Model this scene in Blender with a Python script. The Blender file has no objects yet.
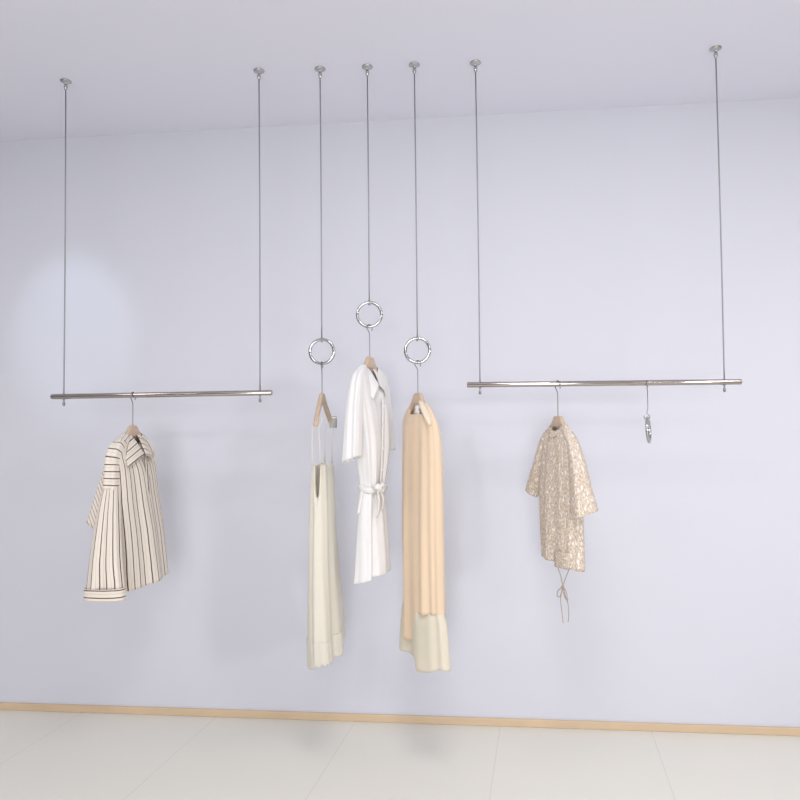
import bpy, bmesh, math, random
from mathutils import Vector, Matrix
from math import sin, cos, pi, radians, sqrt, exp

scene = bpy.context.scene
COL = scene.collection
H = 2.8

# ------------------------------------------------------------------ materials
def new_mat(name):
    m = bpy.data.materials.new(name); m.use_nodes = True
    nt = m.node_tree
    return m, nt, nt.nodes['Principled BSDF']

def node(nt, kind, **kw):
    n = nt.nodes.new(kind)
    for k, v in kw.items():
        setattr(n, k, v)
    return n

def math_node(nt, op, a, b=None, c=None):
    n = nt.nodes.new('ShaderNodeMath'); n.operation = op
    for i, v in enumerate((a, b, c)):
        if v is None: continue
        if isinstance(v, (int, float)): n.inputs[i].default_value = v
        else: nt.links.new(v, n.inputs[i])
    return n.outputs[0]

def mix_col(nt, fac, a, b):
    n = nt.nodes.new('ShaderNodeMix'); n.data_type = 'RGBA'
    for i, v in ((0, fac), (6, a), (7, b)):
        if isinstance(v, (int, float)): n.inputs[i].default_value = v
        elif isinstance(v, tuple): n.inputs[i].default_value = (*v, 1)
        else: nt.links.new(v, n.inputs[i])
    return n.outputs[2]

def noise(nt, scale, detail=3, coord='Object', vec=None):
    t = nt.nodes.new('ShaderNodeTexCoord')
    n = nt.nodes.new('ShaderNodeTexNoise'); n.inputs['Scale'].default_value = scale
    n.inputs['Detail'].default_value = detail
    nt.links.new(vec if vec else t.outputs[coord], n.inputs['Vector'])
    return n.outputs['Fac']

def bump(nt, bs, h, strength, dist):
    b = nt.nodes.new('ShaderNodeBump'); b.inputs['Strength'].default_value = strength
    b.inputs['Distance'].default_value = dist
    nt.links.new(h, b.inputs['Height']); nt.links.new(b.outputs[0], bs.inputs['Normal'])

def plain(name, col, rough=.6, metal=0, var=.03, nscale=8, spec=.5):
    m, nt, bs = new_mat(name)
    f = noise(nt, nscale)
    d = tuple(max(0, c*(1-var)) for c in col); l = tuple(min(1, c*(1+var)) for c in col)
    nt.links.new(mix_col(nt, f, d, l), bs.inputs['Base Color'])
    bs.inputs['Roughness'].default_value = rough; bs.inputs['Metallic'].default_value = metal
    bs.inputs['Specular IOR Level'].default_value = spec
    return m, nt, bs

def paint(name, col):
    m, nt, bs = plain(name, col, .75, 0, .008, 1.5, .2)
    bump(nt, bs, noise(nt, 180, 2), .06, .001)
    return m

def cloth(name, col, transl=.25, weave=900, sheen=.25, var=.02):
    """woven cloth: diffuse with some light coming through it"""
    m, nt, bs = new_mat(name)
    f = noise(nt, 25, 4)
    c = mix_col(nt, f, tuple(x*(1-var) for x in col), tuple(min(1, x*(1+var)) for x in col)) if isinstance(col, tuple) else col
    finish_cloth(m, nt, bs, c, transl, weave, sheen)
    return m

def finish_cloth(m, nt, bs, c, transl, weave, sheen):
    nt.links.new(c, bs.inputs['Base Color'])
    bs.inputs['Roughness'].default_value = .85
    bs.inputs['Specular IOR Level'].default_value = .15
    bs.inputs['Sheen Weight'].default_value = sheen
    bump(nt, bs, noise(nt, weave, 2), .15, .0004)
    tr = nt.nodes.new('ShaderNodeBsdfTranslucent'); nt.links.new(c, tr.inputs['Color'])
    mx = nt.nodes.new('ShaderNodeMixShader'); mx.inputs[0].default_value = transl
    out = nt.nodes['Material Output']
    nt.links.new(bs.outputs[0], mx.inputs[1]); nt.links.new(tr.outputs[0], mx.inputs[2])
    nt.links.new(mx.outputs[0], out.inputs['Surface'])

def striped(name, base, line, spacing, axis=0):
    m, nt, bs = new_mat(name)
    uv = nt.nodes.new('ShaderNodeUVMap'); sp = nt.nodes.new('ShaderNodeSeparateXYZ')
    nt.links.new(uv.outputs[0], sp.inputs[0])
    a = sp.outputs[axis]
    w = math_node(nt, 'MULTIPLY', math_node(nt, 'SUBTRACT', noise(nt, 9, 2), .5), .006)
    a = math_node(nt, 'ADD', a, w)
    fr = math_node(nt, 'FRACT', math_node(nt, 'DIVIDE', math_node(nt, 'ADD', a, 5.0), spacing))
    l1 = math_node(nt, 'LESS_THAN', math_node(nt, 'ABSOLUTE', math_node(nt, 'SUBTRACT', fr, .5)), .072)
    fr2 = math_node(nt, 'FRACT', math_node(nt, 'ADD', fr, .55))
    l2 = math_node(nt, 'LESS_THAN', math_node(nt, 'ABSOLUTE', math_node(nt, 'SUBTRACT', fr2, .5)), .035)
    c = mix_col(nt, math_node(nt, 'MULTIPLY', l2, .3), base, (.36, .22, .16))
    c = mix_col(nt, l1, c, line)
    finish_cloth(m, nt, bs, c, .12, 900, .15)
    return m

def printed(name):
    m, nt, bs = new_mat(name)
    uv = nt.nodes.new('ShaderNodeUVMap')
    mp = nt.nodes.new('ShaderNodeMapping'); mp.inputs['Scale'].default_value = (1, .38, 1)
    nt.links.new(uv.outputs[0], mp.inputs[0])
    n1 = noise(nt, 260, 3, vec=mp.outputs[0]); n2 = noise(nt, 120, 2, vec=mp.outputs[0])
    vo = nt.nodes.new('ShaderNodeTexVoronoi'); vo.inputs['Scale'].default_value = 190; vo.feature = 'DISTANCE_TO_EDGE'
    nt.links.new(mp.outputs[0], vo.inputs['Vector'])
    e = math_node(nt, 'LESS_THAN', vo.outputs['Distance'], .07)
    s = math_node(nt, 'GREATER_THAN', n1, .54)
    c = mix_col(nt, math_node(nt, 'MULTIPLY', s, .8), (.83, .73, .62), (.58, .44, .33))
    c = mix_col(nt, math_node(nt, 'MULTIPLY', e, math_node(nt, 'MULTIPLY', n2, 1.0)), c, (.40, .28, .20))
    c = mix_col(nt, math_node(nt, 'GREATER_THAN', n2, .60), c, (.93, .90, .85))
    finish_cloth(m, nt, bs, c, .15, 900, .15)
    return m

M = {}
M['wall'] = paint('wall_paint', (.668, .674, .738))
M['ceil'] = paint('ceiling_paint', (.83, .83, .92))
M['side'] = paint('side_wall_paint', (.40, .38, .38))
M['trim'], nt, bs = plain('pale_oak_skirting', (.66, .50, .33), .45, 0, .12, 6)
M['chrome'], _, _ = plain('polished_chrome', (.52, .515, .52), .10, 1, .01)
M['steel'], _, _ = plain('brushed_wire', (.30, .295, .31), .35, 1, .03)
M['rod'], _, _ = plain('satin_steel_rod', (.46, .42, .39), .12, 1, .02)
M['white'] = cloth('white_cotton', (.93, .915, .91), .22)
M['whitetie'] = cloth('white_cotton_tie', (.90, .88, .85), .2)
M['cream'] = cloth('cream_satin', (.88, .84, .735), .25)
M['creamlace'] = cloth('cream_lace_trim', (.88, .84, .745), .25, 250)
M['peach'] = cloth('peach_satin', (.91, .725, .53), .22, sheen=.4)
M['peachpale'] = cloth('pale_peach_cloth', (.92, .82, .68), .25)
M['ivory'] = cloth('ivory_chiffon', (.88, .82, .69), .3)
M['stripe'] = striped('cream_striped_cotton', (.87, .795, .70), (.10, .045, .035), .030, 0)
M['stripeh'] = striped('cream_striped_cotton_crosswise', (.87, .795, .70), (.10, .045, .035), .026, 1)
M['print'] = printed('brown_printed_cotton')
M['cord'], _, _ = plain('brown_cord', (.40, .33, .25), .8)
M['button'], _, _ = plain('pale_button', (.70, .62, .55), .3)
M['tag'], _, _ = plain('grey_size_tag', (.40, .38, .34), .5)
M['label'], _, _ = plain('white_woven_label', (.9, .9, .9), .6)
M['frame'], _, _ = plain('added_window_frame', (.10, .09, .08), .5)
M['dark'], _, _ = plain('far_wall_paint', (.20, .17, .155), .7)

# wood: grain stretched along the hanger
def wood(name, a, b):
    m, nt, bs = new_mat(name)
    t = nt.nodes.new('ShaderNodeTexCoord'); mp = nt.nodes.new('ShaderNodeMapping')
    mp.inputs['Scale'].default_value = (8, 60, 60)
    nt.links.new(t.outputs['Object'], mp.inputs[0])
    nt.links.new(mix_col(nt, noise(nt, 1.5, 4, vec=mp.outputs[0]), a, b), bs.inputs['Base Color'])
    bs.inputs['Roughness'].default_value = .45
    return m
M['wood'] = wood('natural_beech', (.48, .345, .25), (.66, .515, .385))

# floor: large pale tiles with hair-thin joints
def floor_mat():
    m, nt, bs = new_mat('pale_floor_tile')
    t = nt.nodes.new('ShaderNodeTexCoord'); sp = nt.nodes.new('ShaderNodeSeparateXYZ')
    nt.links.new(t.outputs['Object'], sp.inputs[0])
    x, y = sp.outputs[0], sp.outputs[1]
    def joint(a, b, off, size, wdt):
        v = math_node(nt, 'ADD', math_node(nt, 'ADD', a, math_node(nt, 'MULTIPLY', b, -.1 if a is x else .1)), off)
        fr = math_node(nt, 'FRACT', math_node(nt, 'DIVIDE', math_node(nt, 'ADD', v, size*40), size))
        return math_node(nt, 'LESS_THAN', fr, wdt/size)
    j = math_node(nt, 'MAXIMUM', joint(x, y, -.765, .66, .004), joint(y, x, .98, 1.32, .004))
    base = mix_col(nt, noise(nt, 1.3, 3), (.79, .775, .70), (.825, .80, .725))
    c = mix_col(nt, math_node(nt, 'MULTIPLY', j, .22), base, (.42, .38, .34))
    nt.links.new(c, bs.inputs['Base Color'])
    bs.inputs['Roughness'].default_value = .42
    bs.inputs['Specular IOR Level'].default_value = .35
    bump(nt, bs, noise(nt, 60, 3), .05, .001)
    return m
M['floor'] = floor_mat()

# ------------------------------------------------------------------ helpers
def link(name, bm, mat, parent=None, loc=None, smooth=True, solid=0):
    me = bpy.data.meshes.new(name)
    bm.normal_update(); bm.to_mesh(me); bm.free()
    if smooth:
        for p in me.polygons: p.use_smooth = True
    me.materials.append(mat)
    o = bpy.data.objects.new(name, me); COL.objects.link(o)
    if parent: o.parent = parent
    if loc: o.location = loc
    if solid:
        s = o.modifiers.new('thickness', 'SOLIDIFY'); s.thickness = solid; s.offset = 0
    return o

def box(bm, x0, x1, y0, y1, z0, z1, bev=0):
    vs = [bm.verts.new((x, y, z)) for x in (x0, x1) for y in (y0, y1) for z in (z0, z1)]
    fs = [(0, 1, 3, 2), (4, 6, 7, 5), (0, 4, 5, 1), (2, 3, 7, 6), (0, 2, 6, 4), (1, 5, 7, 3)]
    faces = [bm.faces.new([vs[i] for i in f]) for f in fs]
    if bev:
        es = list({e for f in faces for e in f.edges})
        bmesh.ops.bevel(bm, geom=es, offset=bev, segments=2, profile=.5, affect='EDGES')
    return bm

def structure(name, mat, *b):
    bm = bmesh.new(); box(bm, *b)
    bmesh.ops.recalc_face_normals(bm, faces=bm.faces)
    o = link(name, bm, mat, smooth=False); o['kind'] = 'structure'
    return o

def thing(name, label, cat, loc, rot=0, group=None):
    o = bpy.data.objects.new(name, None); COL.objects.link(o)
    o.empty_display_size = .05
    o.location = loc; o.rotation_euler = (0, 0, rot)
    o['label'] = label; o['category'] = cat
    if group: o['group'] = group
    return o

def tube(bm, pts, rad, seg=12, cap=True, closed=False):
    """round tube along a list of points; rad a number or a list"""
    pts = [Vector(p) for p in pts]; n = len(pts); rings = []; prev = None
    for i, p in enumerate(pts):
        if closed: t = pts[(i+1) % n]-pts[i-1]
        else: t = pts[min(i+1, n-1)]-pts[max(i-1, 0)]
        t.normalize()
        if prev is None:
            ref = Vector((0, 0, 1)) if abs(t.z) < .9 else Vector((1, 0, 0))
            a = t.cross(ref).normalized()
        else:
            a = (prev-t*prev.dot(t)).normalized()
        prev = a; b = t.cross(a)
        r = rad[i] if isinstance(rad, (list, tuple)) else rad
        rings.append([bm.verts.new(p+a*(r*cos(2*pi*k/seg))+b*(r*sin(2*pi*k/seg))) for k in range(seg)])
    m = n if closed else n-1
    for i in range(m):
        A, B = rings[i], rings[(i+1) % n]
        for k in range(seg):
            bm.faces.new((A[k], A[(k+1) % seg], B[(k+1) % seg], B[k]))
    if cap and not closed:
        bm.faces.new(rings[0][::-1]); bm.faces.new(rings[-1])
    return bm

def lathe(bm, prof, seg=32, x=0, y=0):
    rings = []
    for r, z in prof:
        rings.append([bm.verts.new((x+max(r, 1e-5)*cos(2*pi*k/seg), y+max(r, 1e-5)*sin(2*pi*k/seg), z)) for k in range(seg)])
    for A, B in zip(rings, rings[1:]):
        for k in range(seg):
            bm.faces.new((A[k], A[(k+1) % seg], B[(k+1) % seg], B[k]))
    bm.faces.new(rings[0][::-1]); bm.faces.new(rings[-1])
    bmesh.ops.recalc_face_normals(bm, faces=bm.faces)
    return bm

def lerp_rows(rows, t):
    """rows [(k, a, b, ...)] sorted by k; smooth interpolation"""
    n = len(rows)
    if t <= rows[0][0]: return rows[0][1:]
    if t >= rows[-1][0]: return rows[-1][1:]
    for i in range(n-1):
        if rows[i][0] <= t <= rows[i+1][0]: break
    p1, p2 = rows[i], rows[i+1]
    p0 = rows[max(i-1, 0)]; p3 = rows[min(i+2, n-1)]
    f = (t-p1[0])/(p2[0]-p1[0]); out = []
    for k in range(1, len(p1)):
        d = (p2[k]-p1[k])/(p2[0]-p1[0])
        dl = (p1[k]-p0[k])/(p1[0]-p0[0]) if i > 0 else d
        dr = (p3[k]-p2[k])/(p3[0]-p2[0]) if i+2 < n else d
        m1 = 0 if dl*d <= 0 else 2*dl*d/(dl+d)
        m2 = 0 if dr*d <= 0 else 2*dr*d/(dr+d)
        hh = p2[0]-p1[0]
        out.append((2*f**3-3*f**2+1)*p1[k]+(f**3-2*f**2+f)*hh*m1+(-2*f**3+3*f**2)*p2[k]+(f**3-f**2)*hh*m2)
    return out

def spow(v, e): return math.copysign(abs(v)**e, v)
def sstep(a, b, x):
    t = max(0, min(1, (x-a)/(b-a))); return t*t*(3-2*t)

def shell(name, parent, mat, rows, top=None, hem=None, folds=(), nu=120, nv=70, sx=.85, sy=.75,
          solid=.0016, uvs=1, extra=None):
    """garment body hanging in its own frame: rows (depth below neck, centre x, half width, centre y, half depth);
    top(u) lowers the upper edge, hem(u) lengthens the lower edge; u = 0 right side, -90 deg front"""
    bm = bmesh.new(); uvl = bm.loops.layers.uv.new('UVMap'); grid = []; uvd = {}
    k0, k1 = rows[0][0], rows[-1][0]
    _, ah, _, bh = rows[-1][1:]; arc = [0]
    for i in range(nu):
        q0, q1 = 2*pi*i/nu, 2*pi*(i+1)/nu
        arc.append(arc[-1]+sqrt((ah*(spow(cos(q1), sx)-spow(cos(q0), sx)))**2+(bh*(spow(sin(q1), sy)-spow(sin(q0), sy)))**2))
    for j in range(nv+1):
        v = j/nv; k = k0+(k1-k0)*v**1.15
        cx, a, cy, b = lerp_rows(rows, k); ring = []
        for i in range(nu):
            u = 2*pi*i/nu
            x = cx+a*spow(cos(u), sx); y = cy+b*spow(sin(u), sy)
            f = sum(am*(s0+(1-s0)*v)*sin(n*u+ph+dr*v) for n, am, ph, dr, s0 in folds)
            x += f*.45*cos(u); y += f*sin(u)/(abs(sin(u))**.4+.05) if abs(sin(u)) > .02 else 0
            z = -k
            if top: z -= top(u)*(1-v)**3
            if hem: z -= hem(u)*v**3
            if extra:
                dx, dy, dz = extra(u, v, x, y, z); x += dx; y += dy; z += dz
            w = bm.verts.new((x, y, z)); uvd[w] = (arc[i]*uvs, z)
            ring.append(w)
        grid.append(ring)
    for A, B in zip(grid, grid[1:]):
        for i in range(nu):
            f = bm.faces.new((A[i], B[i], B[(i+1) % nu], A[(i+1) % nu]))
            for l in f.loops:
                l[uvl].uv = uvd[l.vert]
                if i == nu-1 and l.vert in (A[0], B[0]): l[uvl].uv = (arc[nu]*uvs, uvd[l.vert][1])
    return link(name, bm, mat, parent, solid=solid)

def sleeve(name, parent, mat, rows, ref, nu=48, nv=40, folds=(), solid=.0016, sq=.85, hemcut=0):
    """flattened tube: rows (k, x, y, z, half width, half thickness); ref = direction of the width"""
    bm = bmesh.new(); uvl = bm.loops.layers.uv.new('UVMap'); grid = []; uvd = {}; ref = Vector(ref)
    k0, k1 = rows[0][0], rows[-1][0]; L = 0; last = None
    wh, th = rows[-1][4:]; arc = [0]
    for i in range(nu):
        q0, q1 = 2*pi*i/nu, 2*pi*(i+1)/nu
        arc.append(arc[-1]+sqrt((wh*(spow(cos(q1), sq)-spow(cos(q0), sq)))**2+(th*(spow(sin(q1), sq)-spow(sin(q0), sq)))**2))
    for j in range(nv+1):
        v = j/nv; k = k0+(k1-k0)*v
        x, y, z, w, t = lerp_rows(rows, k); P = Vector((x, y, z))
        e = .02*(k1-k0)
        q0 = lerp_rows(rows, max(k0, k-e)); q1 = lerp_rows(rows, min(k1, k+e))
        T = (Vector(q1[:3])-Vector(q0[:3])).normalized()
        W = (ref-T*ref.dot(T)).normalized(); N = T.cross(W)
        if last is not None: L += (P-last).length
        last = P; ring = []
        for i in range(nu):
            u = 2*pi*i/nu
            f = sum(am*(s0+(1-s0)*v)*sin(n*u+ph+dr*v) for n, am, ph, dr, s0 in folds)
            q = P+W*(w*spow(cos(u), sq)+f*cos(u)*.5)+N*(t*spow(sin(u), sq)+f*sin(u))+T*(hemcut*v*v*cos(u))
            vv = bm.verts.new(q); uvd[vv] = (arc[i], L)
            ring.append(vv)
        grid.append(ring)
    for A, B in zip(grid, grid[1:]):
        for i in range(nu):
            f = bm.faces.new((A[i], B[i], B[(i+1) % nu], A[(i+1) % nu]))
            for l in f.loops:
                l[uvl].uv = uvd[l.vert]
                if i == nu-1 and l.vert in (A[0], B[0]): l[uvl].uv = (arc[nu], uvd[l.vert][1])
    return link(name, bm, mat, parent, solid=solid)

def sheet(name, parent, mat, P, nu, nv, solid=.0018, uv=None):
    """cloth sheet from a function P(s,t) -> xyz, s,t in 0..1"""
    bm = bmesh.new(); uvl = bm.loops.layers.uv.new('UVMap'); g = []; ud = {}
    for j in range(nv+1):
        row = []
        for i in range(nu+1):
            s, t = i/nu, j/nv
            w = bm.verts.new(P(s, t)); ud[w] = uv(s, t) if uv else (s*.1, t*.1); row.append(w)
        g.append(row)
    for j in range(nv):
        for i in range(nu):
            f = bm.faces.new((g[j][i], g[j+1][i], g[j+1][i+1], g[j][i+1]))
            for l in f.loops: l[uvl].uv = ud[l.vert]
    return link(name, bm, mat, parent, solid=solid)

# ------------------------------------------------------------------ room
structure('wall_back', M['wall'], -4.2, 4.2, 0, .12, 0, H)
structure('floor', M['floor'], -4.2, 4.2, -7.2, .12, -.1, 0)
structure('ceiling', M['ceil'], -4.2, 4.2, -7.2, .12, H, H+.1)
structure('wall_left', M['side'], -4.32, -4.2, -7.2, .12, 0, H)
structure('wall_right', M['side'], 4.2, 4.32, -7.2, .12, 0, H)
bm = bmesh.new(); box(bm, -4.2, 4.2, -.012, 0, 0, .034, .003)
bb = link('baseboard_back', bm, M['trim'], smooth=False); bb['kind'] = 'structure'
# wall behind the viewer with an added window opening, shaped for chrome highlights
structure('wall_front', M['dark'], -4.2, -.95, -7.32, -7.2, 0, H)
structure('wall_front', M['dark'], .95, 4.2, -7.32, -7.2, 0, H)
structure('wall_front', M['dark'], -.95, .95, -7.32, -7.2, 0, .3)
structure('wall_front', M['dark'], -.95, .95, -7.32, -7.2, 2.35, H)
bm = bmesh.new()
for x in (-.93, 0, .93): box(bm, x-.02, x+.02, -7.3, -7.22, .3, 2.35)
for z in (.32, 2.33): box(bm, -.95, .95, -7.3, -7.22, z-.02, z+.02)
w = link('added_window_1', bm, M['frame'], smooth=False); w['kind'] = 'structure'  # unseen frame, added around the light opening

# ------------------------------------------------------------------ ceiling mounts, wires
def mount(parent, x, y, ztop):
    """chrome ceiling disc with a small gripper, in the parent's frame"""
    bm = bmesh.new()
    lathe(bm, [(0, ztop), (.0215, ztop), (.0225, ztop-.002), (.0215, ztop-.0045), (.010, ztop-.009), (.0065, ztop-.011),
               (.0055, ztop-.016), (.0075, ztop-.020), (.0080, ztop-.027), (.0060, ztop-.034), (.0035, ztop-.040), (0, ztop-.041)], 32, x, y)
    return link('ceiling_mount', bm, M['chrome'], parent)

def wire(parent, p0, p1, bow=0):
    bm = bmesh.new(); n = 16
    tube(bm, [(p0[0]+(p1[0]-p0[0])*i/n+bow*sin(pi*i/n), p0[1]+(p1[1]-p0[1])*i/n, p0[2]+(p1[2]-p0[2])*i/n) for i in range(n+1)], .0026, 10)
    return link('wire', bm, M['steel'], parent)

def rail(label, x0, x1, y0, y1, z0, z1, wx0, wx1):
    """steel rod between two ceiling wires; x0..x1 rod ends, wx wires"""
    t = thing('hanging_rail', label, 'clothes rail', (x0, y0, 0))
    yy = lambda x: y0+(y1-y0)*(x-x0)/(x1-x0); zz = lambda x: z0+(z1-z0)*(x-x0)/(x1-x0)
    L = lambda x, dz=0: Vector((x-x0, yy(x)-y0, dz))
    bm = bmesh.new(); A = L(x0)+Vector((0, 0, z0)); B = L(x1)+Vector((0, 0, z1)); d = (B-A).normalized()
    r = .0108
    tube(bm, [A, A+d*.0015, A+d*.003, B-d*.003, B-d*.0015, B], [r*.8, r*.95, r, r, r*.95, r*.8], 28)
    link('rod', bm, M['rod'], t)
    for wx in (wx0, wx1):
        mount(t, wx-x0, yy(wx)-y0, H)
        wire(t, (wx-x0, yy(wx)-y0, H-.038), (wx-x0, yy(wx)-y0, zz(wx)-.012), .0015)
        bm = bmesh.new(); z = zz(wx)-.008
        lathe(bm, [(0, z), (.0052, z), (.0052, z-.003), (.003, z-.006), (.003, z-.012), (.0052, z-.017), (.0056, z-.024), (.004, z-.029), (0, z-.031)],
              20, wx-x0, yy(wx)-y0)
        link('stopper', bm, M['steel'], t)
    return t

rail('polished steel rod on two ceiling wires carrying the striped shirt', -1.717, -.798, -.528, -.512, 1.490, 1.494, -1.664, -.847)
rail('polished steel rod on two ceiling wires carrying the brown printed top', -.019, 1.015, -.47, -.464, 1.515, 1.510, .032, .953)

RR, RT = .0482, .0062
def ring_hanger(label, x, y, zc, rot):
    t = thing('ring_hanger', label, 'hanging ring', (x, y, zc), 0, 'chrome rings on ceiling wires')
    mount(t, 0, 0, H-zc)
    wire(t, (0, 0, H-zc-.038), (0, 0, RR+RT-.002), .001)
    bm = bmesh.new()
    tube(bm, [(RR*cos(2*pi*k/96)*cos(rot), RR*cos(2*pi*k/96)*sin(rot), RR*sin(2*pi*k/96)) for k in range(96)], RT, 20, closed=True)
    link('ring', bm, M['chrome'], t)
    bm = bmesh.new(); z = RR-RT+.001
    lathe(bm, [(0, z+.014), (.004, z+.014), (.0045, z+.011), (.0045, z-.003), (.003, z-.006), (0, z-.007)], 16)
    link('stopper', bm, M['steel'], t)
    return t
rings = [ring_hanger('leftmost chrome ring on a ceiling wire, above the cream slip dress', -.594, -.497, 1.655, .02),
         ring_hanger('highest chrome ring on a ceiling wire, above the white belted dress', -.402, -.490, 1.799, .03),
         ring_hanger('chrome ring on a ceiling wire holding the hanger of the peach dress', -.212, -.484, 1.653, -.02)]

# ------------------------------------------------------------------ hangers
def hanger(label, x, y, z_neck, z_support, phi, r_support, swivel=0, half=.150, drop=.125, group='wooden hangers with chrome hooks', wide=.022, curve=.004):
    """wooden hanger; z_support = top of the rod or inner top of the ring it hangs from"""
    t = thing('clothes_hanger', label, 'hanger', (x, y, z_neck), phi, group)
    bm = bmesh.new(); n = 48; seg = 14; rows = []
    for i in range(n+1):
        q = -1+2*i/n; xx = half*q; ax = abs(xx)
        k = max(0, ax-wide)/(half-wide)
        zt = -drop*(k**.92)
        zb_c = -.058+.25*ax*0; th = .034*(1-k)+.016*k
        zb = min(zt-.012, -.050*exp(-(ax/.03)**2)+(zt-th)*(1-exp(-(ax/.03)**2)))
        yc = -curve*k*k; hy = .0085+.0015*k
        if i in (0, n): zt -= .004; zb += .004; hy *= .6
        zc, hz = (zt+zb)/2, (zt-zb)/2
        rows.append([bm.verts.new((xx, yc+hy*spow(cos(2*pi*s/seg), .7), zc+hz*spow(sin(2*pi*s/seg), .6))) for s in range(seg)])
    for A, B in zip(rows, rows[1:]):
        for s in range(seg): bm.faces.new((A[s], A[(s+1) % seg], B[(s+1) % seg], B[s]))
    bm.faces.new(rows[0]); bm.faces.new(rows[-1][::-1])
    bmesh.ops.recalc_face_normals(bm, faces=bm.faces)
    link('wooden_body', bm, M['wood'], t)
    # hook: question-mark wire, its crown resting on the support
    rw, R = .0019, r_support+.0090
    top = z_support-z_neck; zc = top+rw-R
    pts = []
    for i in range(25):
        a = radians(-35+ (180+35)*i/24)
        pts.append((R*cos(a), 0, zc+R*sin(a)))
    for i in range(1, 9):
        s = i/8; pts.append((-R*(1-s)**1.0*cos(s*pi/2)**.6 if s < 1 else 0, 0, zc-s*R*1.5))
    pts.append((0, 0, 0)); pts.append((0, 0, -.012))
    pts = [(p[0]*cos(swivel), p[0]*sin(swivel), p[2]) for p in pts]
    bm = bmesh.new(); tube(bm, pts, rw, 10); link('hook', bm, M['steel'], t)
    return t

TA = radians
H1 = hanger('wooden hanger on the left rod holding the striped shirt', -1.370, -.523, 1.371, 1.4915+.0108, TA(88), .0108)
H2 = hanger('wooden hanger on the leftmost ring, its two bare arms showing above the cream slip dress', -.594, -.497, 1.491, 1.655-RR+RT, TA(90), RT, half=.165, drop=.122, wide=.016, curve=.010)
H3 = hanger('wooden hanger on the highest ring holding the white belted dress', -.402, -.490, 1.631, 1.799-RR+RT, TA(73), RT, TA(-18), half=.122)
H4 = hanger('wooden hanger on the right ring holding the peach dress', -.212, -.484, 1.486, 1.653-RR+RT, TA(-57), RT, TA(22), half=.112, drop=.118)
H5 = hanger('wooden hanger on the right rod holding the brown printed top', .332, -.468, 1.389, 1.513+.0108, TA(-64), .0108, half=.108)
bm = bmesh.new(); box(bm, .118, .150, -.030, -.004, -.140, -.092, .002)
tg = link('size_clip', bm, M['tag'], H2, smooth=False); tg['label'] = 'small grey clip with a white band'
bm = bmesh.new(); box(bm, .116, .152, -.032, -.002, -.100, -.096)
link('clip_band', bm, M['label'], tg, smooth=False)

def rows_from(view, sh, sv, phi):
    """body rows from lateral extents seen at angle phi to the hanger: (down, left, right, half depth, centre y)"""
    out = []
    for dz, Lx, Rx, b, cy in view:
        E = (Lx+Rx)/2*sh; c = (Rx-Lx)/2*sh/cos(phi)+cy*math.tan(phi)
        a = sqrt(max(E*E-(b*sin(phi))**2, (.25*E)**2))/cos(phi)
        out.append((dz*sv, c, a, cy, b))
    return out
# down: +z of screen; front is local -y

# ------------------------------------------------------------------ striped shirt
p1 = TA(62)
T = thing('striped_shirt', 'cream long-sleeved shirt with thin dark stripes hanging from the left rod', 'shirt', (-1.370, -.523, 1.371), TA(88))
r1 = rows_from([(8, 9, 9, .018, 0), (13, 14, 14, .024, 0), (20, 18, 18, .030, 0), (27, 20, 20, .034, 0), (40, 20, 22, .045, 0), (70, 20, 25.5, .055, 0),
                (110, 19, 31, .066, 0), (158, 19, 36, .078, 0)], .0038, .00406, p1)
shell('shirt_body', T, M['stripe'], r1, top=lambda u: .050*max(0, -sin(u))**3*1.0, hem=lambda u: .010*sin(u)+.006*sin(2*u),
      folds=[(7, .006, .5, .6, .2), (11, .0045, 2, -.8, .15), (4, .006, 1, .4, .1)])
# near sleeve: gathered cap, long panel, cuff
ref = (0, 1, 0)
sleeve('sleeve_cap', T, M['stripeh'], [(0, -.085, 0, -.066, .020, .012), (.3, -.120, .002, -.090, .026, .022), (.6, -.140, .006, -.135, .026, .026), (1, -.144, .010, -.245, .029, .028)],
       ref, folds=[(5, .003, 0, 1, .5)])
s1 = sleeve('sleeve', T, M['stripe'], [(0, -.140, .008, -.228, .026, .026), (.25, -.160, .008, -.32, .040, .030), (.6, -.184, .006, -.48, .058, .032), (1, -.200, .000, -.610, .073, .030)],
            ref, folds=[(5, .004, 0, 1, .5), (9, .003, 1, -1, .3)])
sleeve('cuff', s1, M['stripeh'], [(0, -.202, .000, -.605, .077, .035), (1, -.202, -.001, -.650, .079, .034)], ref, nv=8, solid=.003)
# pleat of cloth behind the near sleeve
sheet('back_pleat', T, M['stripeh'], lambda s, t: (-.125-.020*t, .018+.016*s+.056*t*s+.020*t, -.115-.29*t*(1.05-.15*s)), 10, 24,
      uv=lambda s, t: (s*.07, t*.30+s*.07*t+s*.04))
# far sleeve, mostly behind the body
s2 = sleeve('sleeve', T, M['stripe'], [(0, .085, 0, -.066, .02, .012), (.25, .135, .004, -.13, .030, .024), (.65, .150, .024, -.36, .038, .024), (1, .155, .034, -.545, .042, .024)],
            ref, folds=[(5, .003, 0, 1, .5)])
sleeve('cuff', s2, M['stripeh'], [(0, .155, .034, -.54, .045, .026), (1, .155, .034, -.585, .045, .026)], ref, nv=8, solid=.003)
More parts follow.
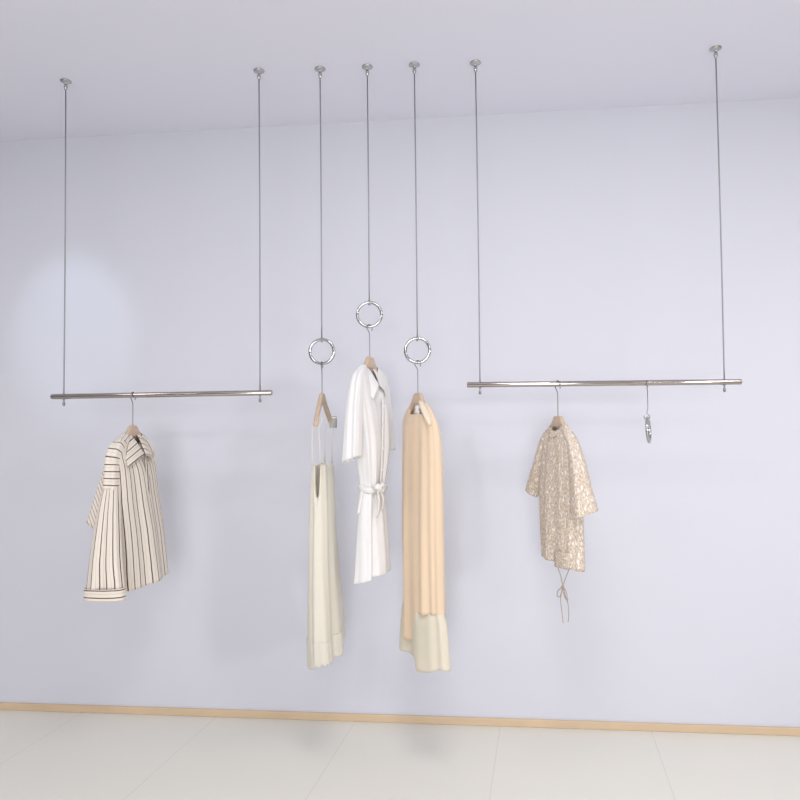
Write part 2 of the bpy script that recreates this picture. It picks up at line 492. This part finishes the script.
# collar: stand plus two wide wings
def wing(parent, name, mat, sgn, wn, z0, ln, wd, y0, y1, solid=.0025, flare=0):
    # s runs along the neck from back to front, t outward and down
    def P(s, t):
        x = sgn*(wn*(1-s**2)*.9+.008+wd*t*(.65+.5*s))
        y = y0+(y1-y0)*s-.016*t-flare*t
        z = z0-ln*s*.35-(ln*.30+ln*.75*s**1.5)*t-.004*sin(3*t)
        return (x, y, z)
    return sheet(name, parent, mat, P, 14, 10, solid, uv=lambda s, t: (s*.12, t*(.09)+s*.03))
sheet('collar_stand', T, M['stripeh'], lambda s, t: (.034*cos(pi*s), .004+.024*sin(pi*s), -.030-.028*t), 20, 4)
def quad_wing(parent, mat, A, B, C, D, bulge=.006, solid=.0025):
    """collar wing: inner top A, outer top B, outer point C, inner bottom D"""
    A, B, C, D = map(Vector, (A, B, C, D)); L = (D-A).length
    def P(s, t):
        p = (A*(1-s)+B*s)*(1-t)+(D*(1-s)+C*s)*t
        return p+Vector((0, -bulge*sin(pi*min(1, s*.9+.1))-.002*sin(5*t), .004*sin(pi*s)))
    return sheet('collar', parent, mat, P, 12, 12, solid, uv=lambda s, t: (s*.08, t*L))
quad_wing(T, M['stripeh'], (-.028, .006, -.026), (-.082, .008, -.060), (-.118, -.048, -.165), (.002, -.052, -.118))
quad_wing(T, M['stripeh'], (.028, .006, -.026), (.080, -.006, -.066), (.082, -.050, -.145), (.008, -.054, -.122))
# placket and buttons
sheet('placket', T, M['stripe'], lambda s, t: (.010+.020*s+.010*t, -(.046+.030*t)-.003, -.135-.475*t), 3, 30, .002, uv=lambda s, t: (.02+s*.012, t*.5))
for k in range(5):
    q = .04+.22*k; bm = bmesh.new()
    lathe(bm, [(0, 0), (.0055, 0), (.006, -.001), (.0055, -.002), (0, -.002)], 14)
    for v in bm.verts: v.co = Vector((v.co.x, v.co.z, v.co.y))
    link('button', bm, M['button'], T, loc=(.022+.010*q, -.0525-.030*q, -.135-.475*q))

# ------------------------------------------------------------------ cream slip dress
p2 = TA(76)
T = thing('slip_dress', 'long cream slip dress with thin shoulder straps hanging from the leftmost ring', 'dress', (-.594, -.497, 1.491), TA(90))
view = [(70, 9, 10.5, .030, 0), (85, 10.5, 11, .034, 0), (107, 11.5, 11.5, .038, 0), (165, 12.5, 14.5, .042, 0), (205, 13, 18, .048, 0), (240, 12.5, 21, .050, 0), (258, 12, 22, .052, 0)]
r2 = rows_from(view, .00395, .00398, p2)
def top2(u):
    side = abs(cos(u))
    return .128*max(0, (side-.965)/.035)+.012*(1-side)
shell('dress_body', T, M['cream'], r2, top=top2, hem=lambda u: .012*sin(u)-.004*cos(u)+.008*sin(3*u+1),
      folds=[(8, .006, 1.2, 1.2, .35), (13, .004, .3, -1.0, .2), (5, .006, 2, .7, .2)], nv=90)
for sx_ in (-1, 1):
    for fy in (-1, 1):
        bm = bmesh.new()
        xs = sx_*.120; yb = .015*fy
        cc = [( xs, -.012+.004*fy, -.098), (xs, -.012+.014*fy, -.103), (xs, yb*.8, -.135), (xs*.98, yb, -.20), (xs*.92, yb, -.283)]
        tube(bm, cc, .0022, 8); link('shoulder_strap', bm, M['creamlace'], T)
lace = [(238*.00398, *lerp_rows(r2, 238*.00398)), (262*.00398, *lerp_rows(r2, 258*.00398))]
lace = [(k, cx, a+.002, cy, b+.002) for k, cx, a, cy, b in lace]
shell('lace_hem', T, M['creamlace'], lace, hem=lambda u: .012*sin(u)-.004*cos(u)+.008*sin(3*u+1)+.004*sin(24*u), nv=14,
      folds=[(8, .006, 1.2+1.2, 0, 1), (13, .004, .3-1, 0, 1), (5, .006, 2.7, 0, 1), (36, .0012, 0, 0, 1)], nu=200)

# ------------------------------------------------------------------ white belted dress
p3 = TA(65)
T = thing('belted_dress', 'short-sleeved white shirt dress tied at the waist hanging from the highest ring', 'dress', (-.402, -.490, 1.631), TA(73))
r3 = rows_from([(9, 8, 8, .018, 0), (14, 12, 12, .024, 0), (24, 16, 16, .032, 0), (34, 17, 18, .036, 0), (55, 16, 19, .045, 0), (85, 14, 19, .048, 0), (110, 11, 16, .040, 0),
                (129, 8.5, 12.5, .032, 0), (134, 8.5, 12.5, .032, 0)], .00396, .00396, p3)
shell('bodice', T, M['white'], r3, top=lambda u: .085*max(0, -sin(u))**4, folds=[(9, .005, .5, 1, .3), (14, .003, 2, -1, .3), (5, .004, 1, 0, .2)])
r3b = rows_from([(130, 8.5, 12.5, .032, 0), (138, 9.5, 13, .035, 0), (170, 12, 15, .042, 0), (200, 13.5, 16.5, .048, 0), (217, 14.5, 17, .05, 0)], .00396, .00396, p3)
shell('skirt', T, M['white'], r3b, hem=lambda u: .012*sin(u)+.012*max(0, cos(u-2.6)),
      folds=[(7, .008, .8, .8, .3), (12, .005, 2, -.7, .2), (4, .006, 1.5, .3, .2)])
# belt, knot and hanging ends
kb = 131*.00396; cx, a, cy, b = lerp_rows(r3, kb)
bm = bmesh.new()
pts = [(cx+(a+.005)*spow(cos(2*pi*k/60), .85), cy+(b+.006)*spow(sin(2*pi*k/60), .75), -kb+.003*sin(6*pi*k/60)) for k in range(60)]
tube(bm, pts, .0085, 10, closed=True)
for v in bm.verts: v.co.z = -kb+(v.co.z+kb)*1.5
bl = link('belt', bm, M['whitetie'], T)
bm = bmesh.new()
fx, fy_ = -.040, cy-b-.010
tube(bm, [(fx-.018, fy_, -kb+.008), (fx-.008, fy_-.008, -kb+.013), (fx+.006, fy_-.010, -kb+.002), (fx+.014, fy_-.006, -kb-.010)], [.007, .013, .014, .006], 12)
tube(bm, [(fx, fy_-.006, -kb), (fx+.030, fy_-.012, -kb+.020), (fx+.046, fy_-.008, -kb+.004), (fx+.028, fy_-.010, -kb-.010), (fx+.002, fy_-.008, -kb)], [.006, .009, .009, .009, .005], 10)
link('belt_knot', bm, M['whitetie'], bl)
for dx, ln in ((-.004, .10), (.020, .075)):
    sheet('belt_end', bl, M['whitetie'], lambda s, t, dx=dx, ln=ln: (fx+dx+.016*(s-.5)+.014*t*(1 if dx > 0 else -1), fy_-.008-.01*sin(3*t), -kb-.004-ln*t), 3, 12)
sheet('belt_end', bl, M['whitetie'], lambda s, t: (cx-a-.008-.010*t, .010+.012*(s-.5)+.012*t, -kb-.095*t), 3, 12)
# sleeves
sleeve('sleeve', T, M['white'], [(0, -.080, 0, -.060, .018, .012), (.2, -.114, 0, -.092, .022, .020), (.5, -.138, .002, -.200, .029, .028), (1, -.152, .008, -.400, .033, .032)],
       (0, 1, 0), folds=[(5, .004, 0, 1, .4), (9, .003, 1, 2, .2)], hemcut=.014)
sleeve('sleeve', T, M['white'], [(0, .080, 0, -.060, .018, .012), (.2, .112, 0, -.092, .022, .018), (.5, .140, -.002, -.200, .026, .022), (1, .152, -.006, -.365, .030, .026)],
       (0, 1, 0), folds=[(5, .003, 0, 1, .4)], hemcut=-.010)
sheet('collar_stand', T, M['white'], lambda s, t: (.036*cos(pi*s), .004+.024*sin(pi*s), -.034-.026*t), 20, 4)
quad_wing(T, M['white'], (-.028, .006, -.036), (-.072, .010, -.064), (-.062, -.044, -.172), (-.006, -.042, -.112))
quad_wing(T, M['white'], (.028, .006, -.040), (.068, -.004, -.072), (.060, -.044, -.160), (.004, -.044, -.118))
sheet('placket', T, M['white'], lambda s, t: (.006+.020*s, -.050+.014*t*t, -.165-.34*t), 3, 20, .002)
for k in range(4):
    bm = bmesh.new(); lathe(bm, [(0, 0), (.005, 0), (.0055, -.001), (.005, -.002), (0, -.002)], 14)
    for v in bm.verts: v.co = Vector((v.co.x, v.co.z, v.co.y))
    q = .08+.25*k
    link('button', bm, M['label'], T, loc=(.016, -.0515+.014*q*q, -.165-.34*q))

# ------------------------------------------------------------------ peach layered dress
p4 = TA(-60)
T = thing('layered_dress', 'long sleeveless peach dress over an ivory underskirt hanging from the right ring', 'dress', (-.212, -.484, 1.486), TA(-57))
v4 = [(10, 8, 8.5, .016, 0), (17, 12, 13, .022, 0), (24, 14.5, 16, .028, 0), (31, 15.5, 18.5, .034, 0), (42, 15.5, 20.5, .040, 0), (70, 16, 22, .045, 0), (130, 16.5, 22.5, .05, 0), (180, 16, 23, .052, 0), (212, 16, 23, .052, 0)]
r4 = rows_from(v4, .00394, .00395, p4)
shell('overdress', T, M['peach'], r4, top=lambda u: .045*min(1, 1.5*max(0, -sin(u)))**2+.02*min(1, 1.5*max(0, sin(u)))**2, hem=lambda u: .115*sstep(2.7, 3.0, u)*(1-sstep(4.92, 4.98, u))+.006*sin(3*u),
      folds=[(6, .008, .6, .5, .15), (13, .005, 2, -.5, .2), (4, .005, 1.2, .3, .1)], nu=180)
u4 = [(36, 11, 13, .018, 0), (120, 12, 17, .028, 0), (200, 13.5, 19.5, .034, 0), (222, 17, 25, .050, 0), (262, 19.5, 27.5, .056, 0)]
shell('underskirt', T, M['ivory'], rows_from(u4, .00394, .00395, p4), hem=lambda u: .018-.045*sstep(2.7, 3.0, u)*(1-sstep(4.86, 4.98, u))-.030*max(0, cos(u))+.004*sin(5*u),
      folds=[(5, .009, .9, .3, .05), (9, .004, 2, -.4, .05)], nv=90, nu=180)
# pale shoulder bands and inner label
sleeve('shoulder_band', T, M['peachpale'], [(0, .032, -.004, -.036, .010, .006), (.4, .072, -.014, -.066, .013, .008), (.8, .108, -.018, -.102, .011, .008), (1, .126, -.018, -.128, .005, .004)], (0, 1, 0), nu=20, nv=14, solid=.002)
sheet('label', T, M['label'], lambda s, t: (-.004+.050*(s-.5)*(.35+.65*t), -.004, -.050-.038*t), 3, 4, .001)

# ------------------------------------------------------------------ brown printed top
p5 = TA(-57)
T = thing('printed_top', 'short-sleeved top with a fine brown print and a drawstring hem hanging from the right rod', 'top', (.332, -.468, 1.389), TA(-64))
r5 = rows_from([(9, 8, 9, .018, 0), (14, 11, 12, .022, 0), (22, 14, 15, .028, 0), (30, 15.5, 17, .034, 0), (50, 17, 19, .040, 0), (80, 19, 21, .046, 0), (110, 18.5, 22, .050, 0), (143, 17.5, 22.5, .054, 0)], .00378, .00388, p5)
shell('top_body', T, M['print'], r5, top=lambda u: .022*max(0, -sin(u))**3, hem=lambda u: .012*cos(u)+.008*sin(2*u+1),
      folds=[(7, .005, .5, .6, .2), (11, .004, 2, -.8, .2), (4, .005, 1, .4, .1)])
sleeve('sleeve', T, M['print'], [(0, .060, 0, -.062, .020, .012), (.15, .090, 0, -.098, .023, .020), (.4, .124, -.002, -.180, .030, .028), (.75, .152, -.004, -.285, .040, .034), (1, .170, -.004, -.362, .051, .042)],
       (0, 1, 0), folds=[(5, .004, 0, 1, .4)], hemcut=-.014)
sleeve('sleeve', T, M['print'], [(0, -.060, 0, -.062, .018, .012), (.15, -.090, 0, -.095, .022, .018), (.5, -.130, -.002, -.190, .028, .024), (.8, -.168, -.006, -.275, .030, .026), (1, -.188, -.010, -.315, .028, .024)],
       (0, 1, 0), folds=[(5, .003, 0, 1, .4)], hemcut=.006)
sheet('collar', T, M['print'], lambda s, t: ((.034+.018*t)*cos(2*pi*s), (.020+.010*t)*sin(2*pi*s)-.002, -.038-.020*t-.026*max(0, -sin(2*pi*s))**2), 40, 4, .003)
sheet('front_tab', T, M['print'], lambda s, t: (.050+.080*s, -.058+.012*s-.004*sin(pi*s), -.505-.060*t), 6, 8, .002)
bm = bmesh.new()
def sm(pts, n=8):
    out = []
    for i in range(len(pts)-1):
        p0, p1_, p2_, p3_ = pts[max(i-1, 0)], pts[i], pts[i+1], pts[min(i+2, len(pts)-1)]
        for k in range(n):
            f = k/n
            out.append(tuple(.5*((2*p1_[c])+(-p0[c]+p2_[c])*f+(2*p0[c]-5*p1_[c]+4*p2_[c]-p3_[c])*f*f+(-p0[c]+3*p1_[c]-3*p2_[c]+p3_[c])*f**3) for c in range(3)))
    return out+[tuple(pts[-1])]
yd = -.050
cords = [[(-.045, yd, -.565), (-.022, yd, -.60), (0, yd-.003, -.640), (.014, yd-.004, -.665), (.030, yd-.002, -.70)],
         [(.040, yd, -.565), (.018, yd, -.60), (0, yd-.006, -.640), (-.026, yd-.008, -.66), (-.036, yd-.006, -.682), (-.012, yd-.008, -.678), (0, yd-.006, -.644)],
         [(0, yd-.003, -.642), (.032, yd-.012, -.650), (.046, yd-.014, -.680), (.020, yd-.010, -.672), (0, yd-.006, -.646)],
         [(-.002, yd-.004, -.64), (-.012, yd-.006, -.69), (-.008, yd-.004, -.74), (-.002, yd-.004, -.775)],
         [(.030, yd-.002, -.70), (.036, yd-.004, -.735), (.030, yd-.004, -.762)]]
cords = [[(x+.095, y, z+.010) for x, y, z in c] for c in cords]
for c in cords: tube(bm, sm(c), .0017, 8)
for p in ((.095, yd-.005, -.632),): bmesh.ops.create_uvsphere(bm, u_segments=12, v_segments=8, radius=.006, matrix=Matrix.Translation(p))
link('drawstring', bm, M['cord'], T)

# ------------------------------------------------------------------ edge-on ring hanging on a thin hook from the right rod
T = thing('ring_pendant', 'small chrome ring seen edge-on, hooked over the right rod', 'hanging ring', (.672, -.466, 1.331), TA(71))
bm = bmesh.new()
tl = TA(3)
tube(bm, [((RR-.002)*cos(2*pi*k/80), (RR-.002)*sin(2*pi*k/80)*sin(tl), (RR-.002)*sin(2*pi*k/80)*cos(tl)) for k in range(80)], .0062, 16, closed=True)
link('ring', bm, M['chrome'], T)
zs = 1.5098+.0108-1.331; R = .0160; zc = zs+.0019-R; pts = []
for i in range(25):
    a = radians(-35+215*i/24); pts.append((R*cos(a), 0, zc+R*sin(a)))
pts += [(-R*.9, 0, zc-.012), (-R*.4, 0, zc-.022), (0, 0, zc-.034), (0, 0, .085), (0, .004, .062)]
for i in range(1, 10):
    a = radians(90+300*i/9); pts.append((.0, .004+.0105*cos(a)*1.0+0, .0505+.0105*sin(a)))
bm = bmesh.new(); tube(bm, pts, .0018, 10); link('hook', bm, M['steel'], T)

for o in COL.objects:
    if o.parent is None and 'category' in o: o.location.y -= .013; o.location.x *= .9955

# ------------------------------------------------------------------ light
def area(name, loc, rot, sx_, sy_, power, col, shape='RECTANGLE', spread=None):
    l = bpy.data.lights.new(name, 'AREA'); l.shape = shape; l.size = sx_
    if shape == 'RECTANGLE': l.size_y = sy_
    l.energy = power; l.color = col
    if spread: l.spread = spread
    o = bpy.data.objects.new(name, l); COL.objects.link(o); o.location = loc; o.rotation_euler = rot
    return o
def spot(name, loc, target, power, angle, blend, col, rad=.05):
    l = bpy.data.lights.new(name, 'SPOT'); l.energy = power; l.spot_size = radians(angle); l.spot_blend = blend
    l.color = col; l.shadow_soft_size = rad
    o = bpy.data.objects.new(name, l); COL.objects.link(o); o.location = loc
    o.rotation_euler = (Vector(target)-Vector(loc)).to_track_quat('-Z', 'Y').to_euler()
    return o
area('added_front_fill', (0, -7.19, 1.325), (radians(90), 0, 0), 1.8, 2.0, 95, (.94, .96, 1.0))  # added fill light in the opening, sized for the right rod's highlight
for x in (-2.4, 0, 2.4):
    for y in (-2.2, -4.6):
        area('ceiling_lamp', (x, y, H-.01), (0, 0, 0), .6, .6, 15+4.5*x/2.4, (1, .98, .965))
spot('unseen_spotlight', (-1.95, -1.15, 2.75), (-1.94, 0, 1.87), 12, 30, .75, (.66, .83, 1.0), .03)
spot('unseen_spotlight', (3.15, -4.25, 1.75), (.45, 0, 1.35), 120, 52, .9, (.97, .97, 1.0), .26)  # side light inferred from shadows; source unseen, not on a track
wd = bpy.data.worlds.new('sky'); scene.world = wd; wd.use_nodes = True
bg = wd.node_tree.nodes['Background']; bg.inputs[0].default_value = (.86, .91, 1, 1); bg.inputs[1].default_value = 1.2

# ------------------------------------------------------------------ camera
cd = bpy.data.cameras.new('camera'); cam = bpy.data.objects.new('camera', cd); COL.objects.link(cam)
cd.sensor_fit = 'HORIZONTAL'; cd.sensor_width = 36; cd.lens = 704.78/800*36
yaw, pitch, roll = .101850323, .0347385686, -.010366004
cam.matrix_world = Matrix.Translation((0, -3.25858786, 1.36195568)) @ Matrix.Rotation(yaw, 4, 'Z') @ Matrix.Rotation(pi/2+pitch, 4, 'X') @ Matrix.Rotation(roll, 4, 'Z')
scene.camera = cam
scene.view_settings.view_transform = 'Standard'; scene.view_settings.look = 'None'
scene.view_settings.exposure = .27; scene.view_settings.gamma = 1; scene.view_settings.use_curve_mapping = False
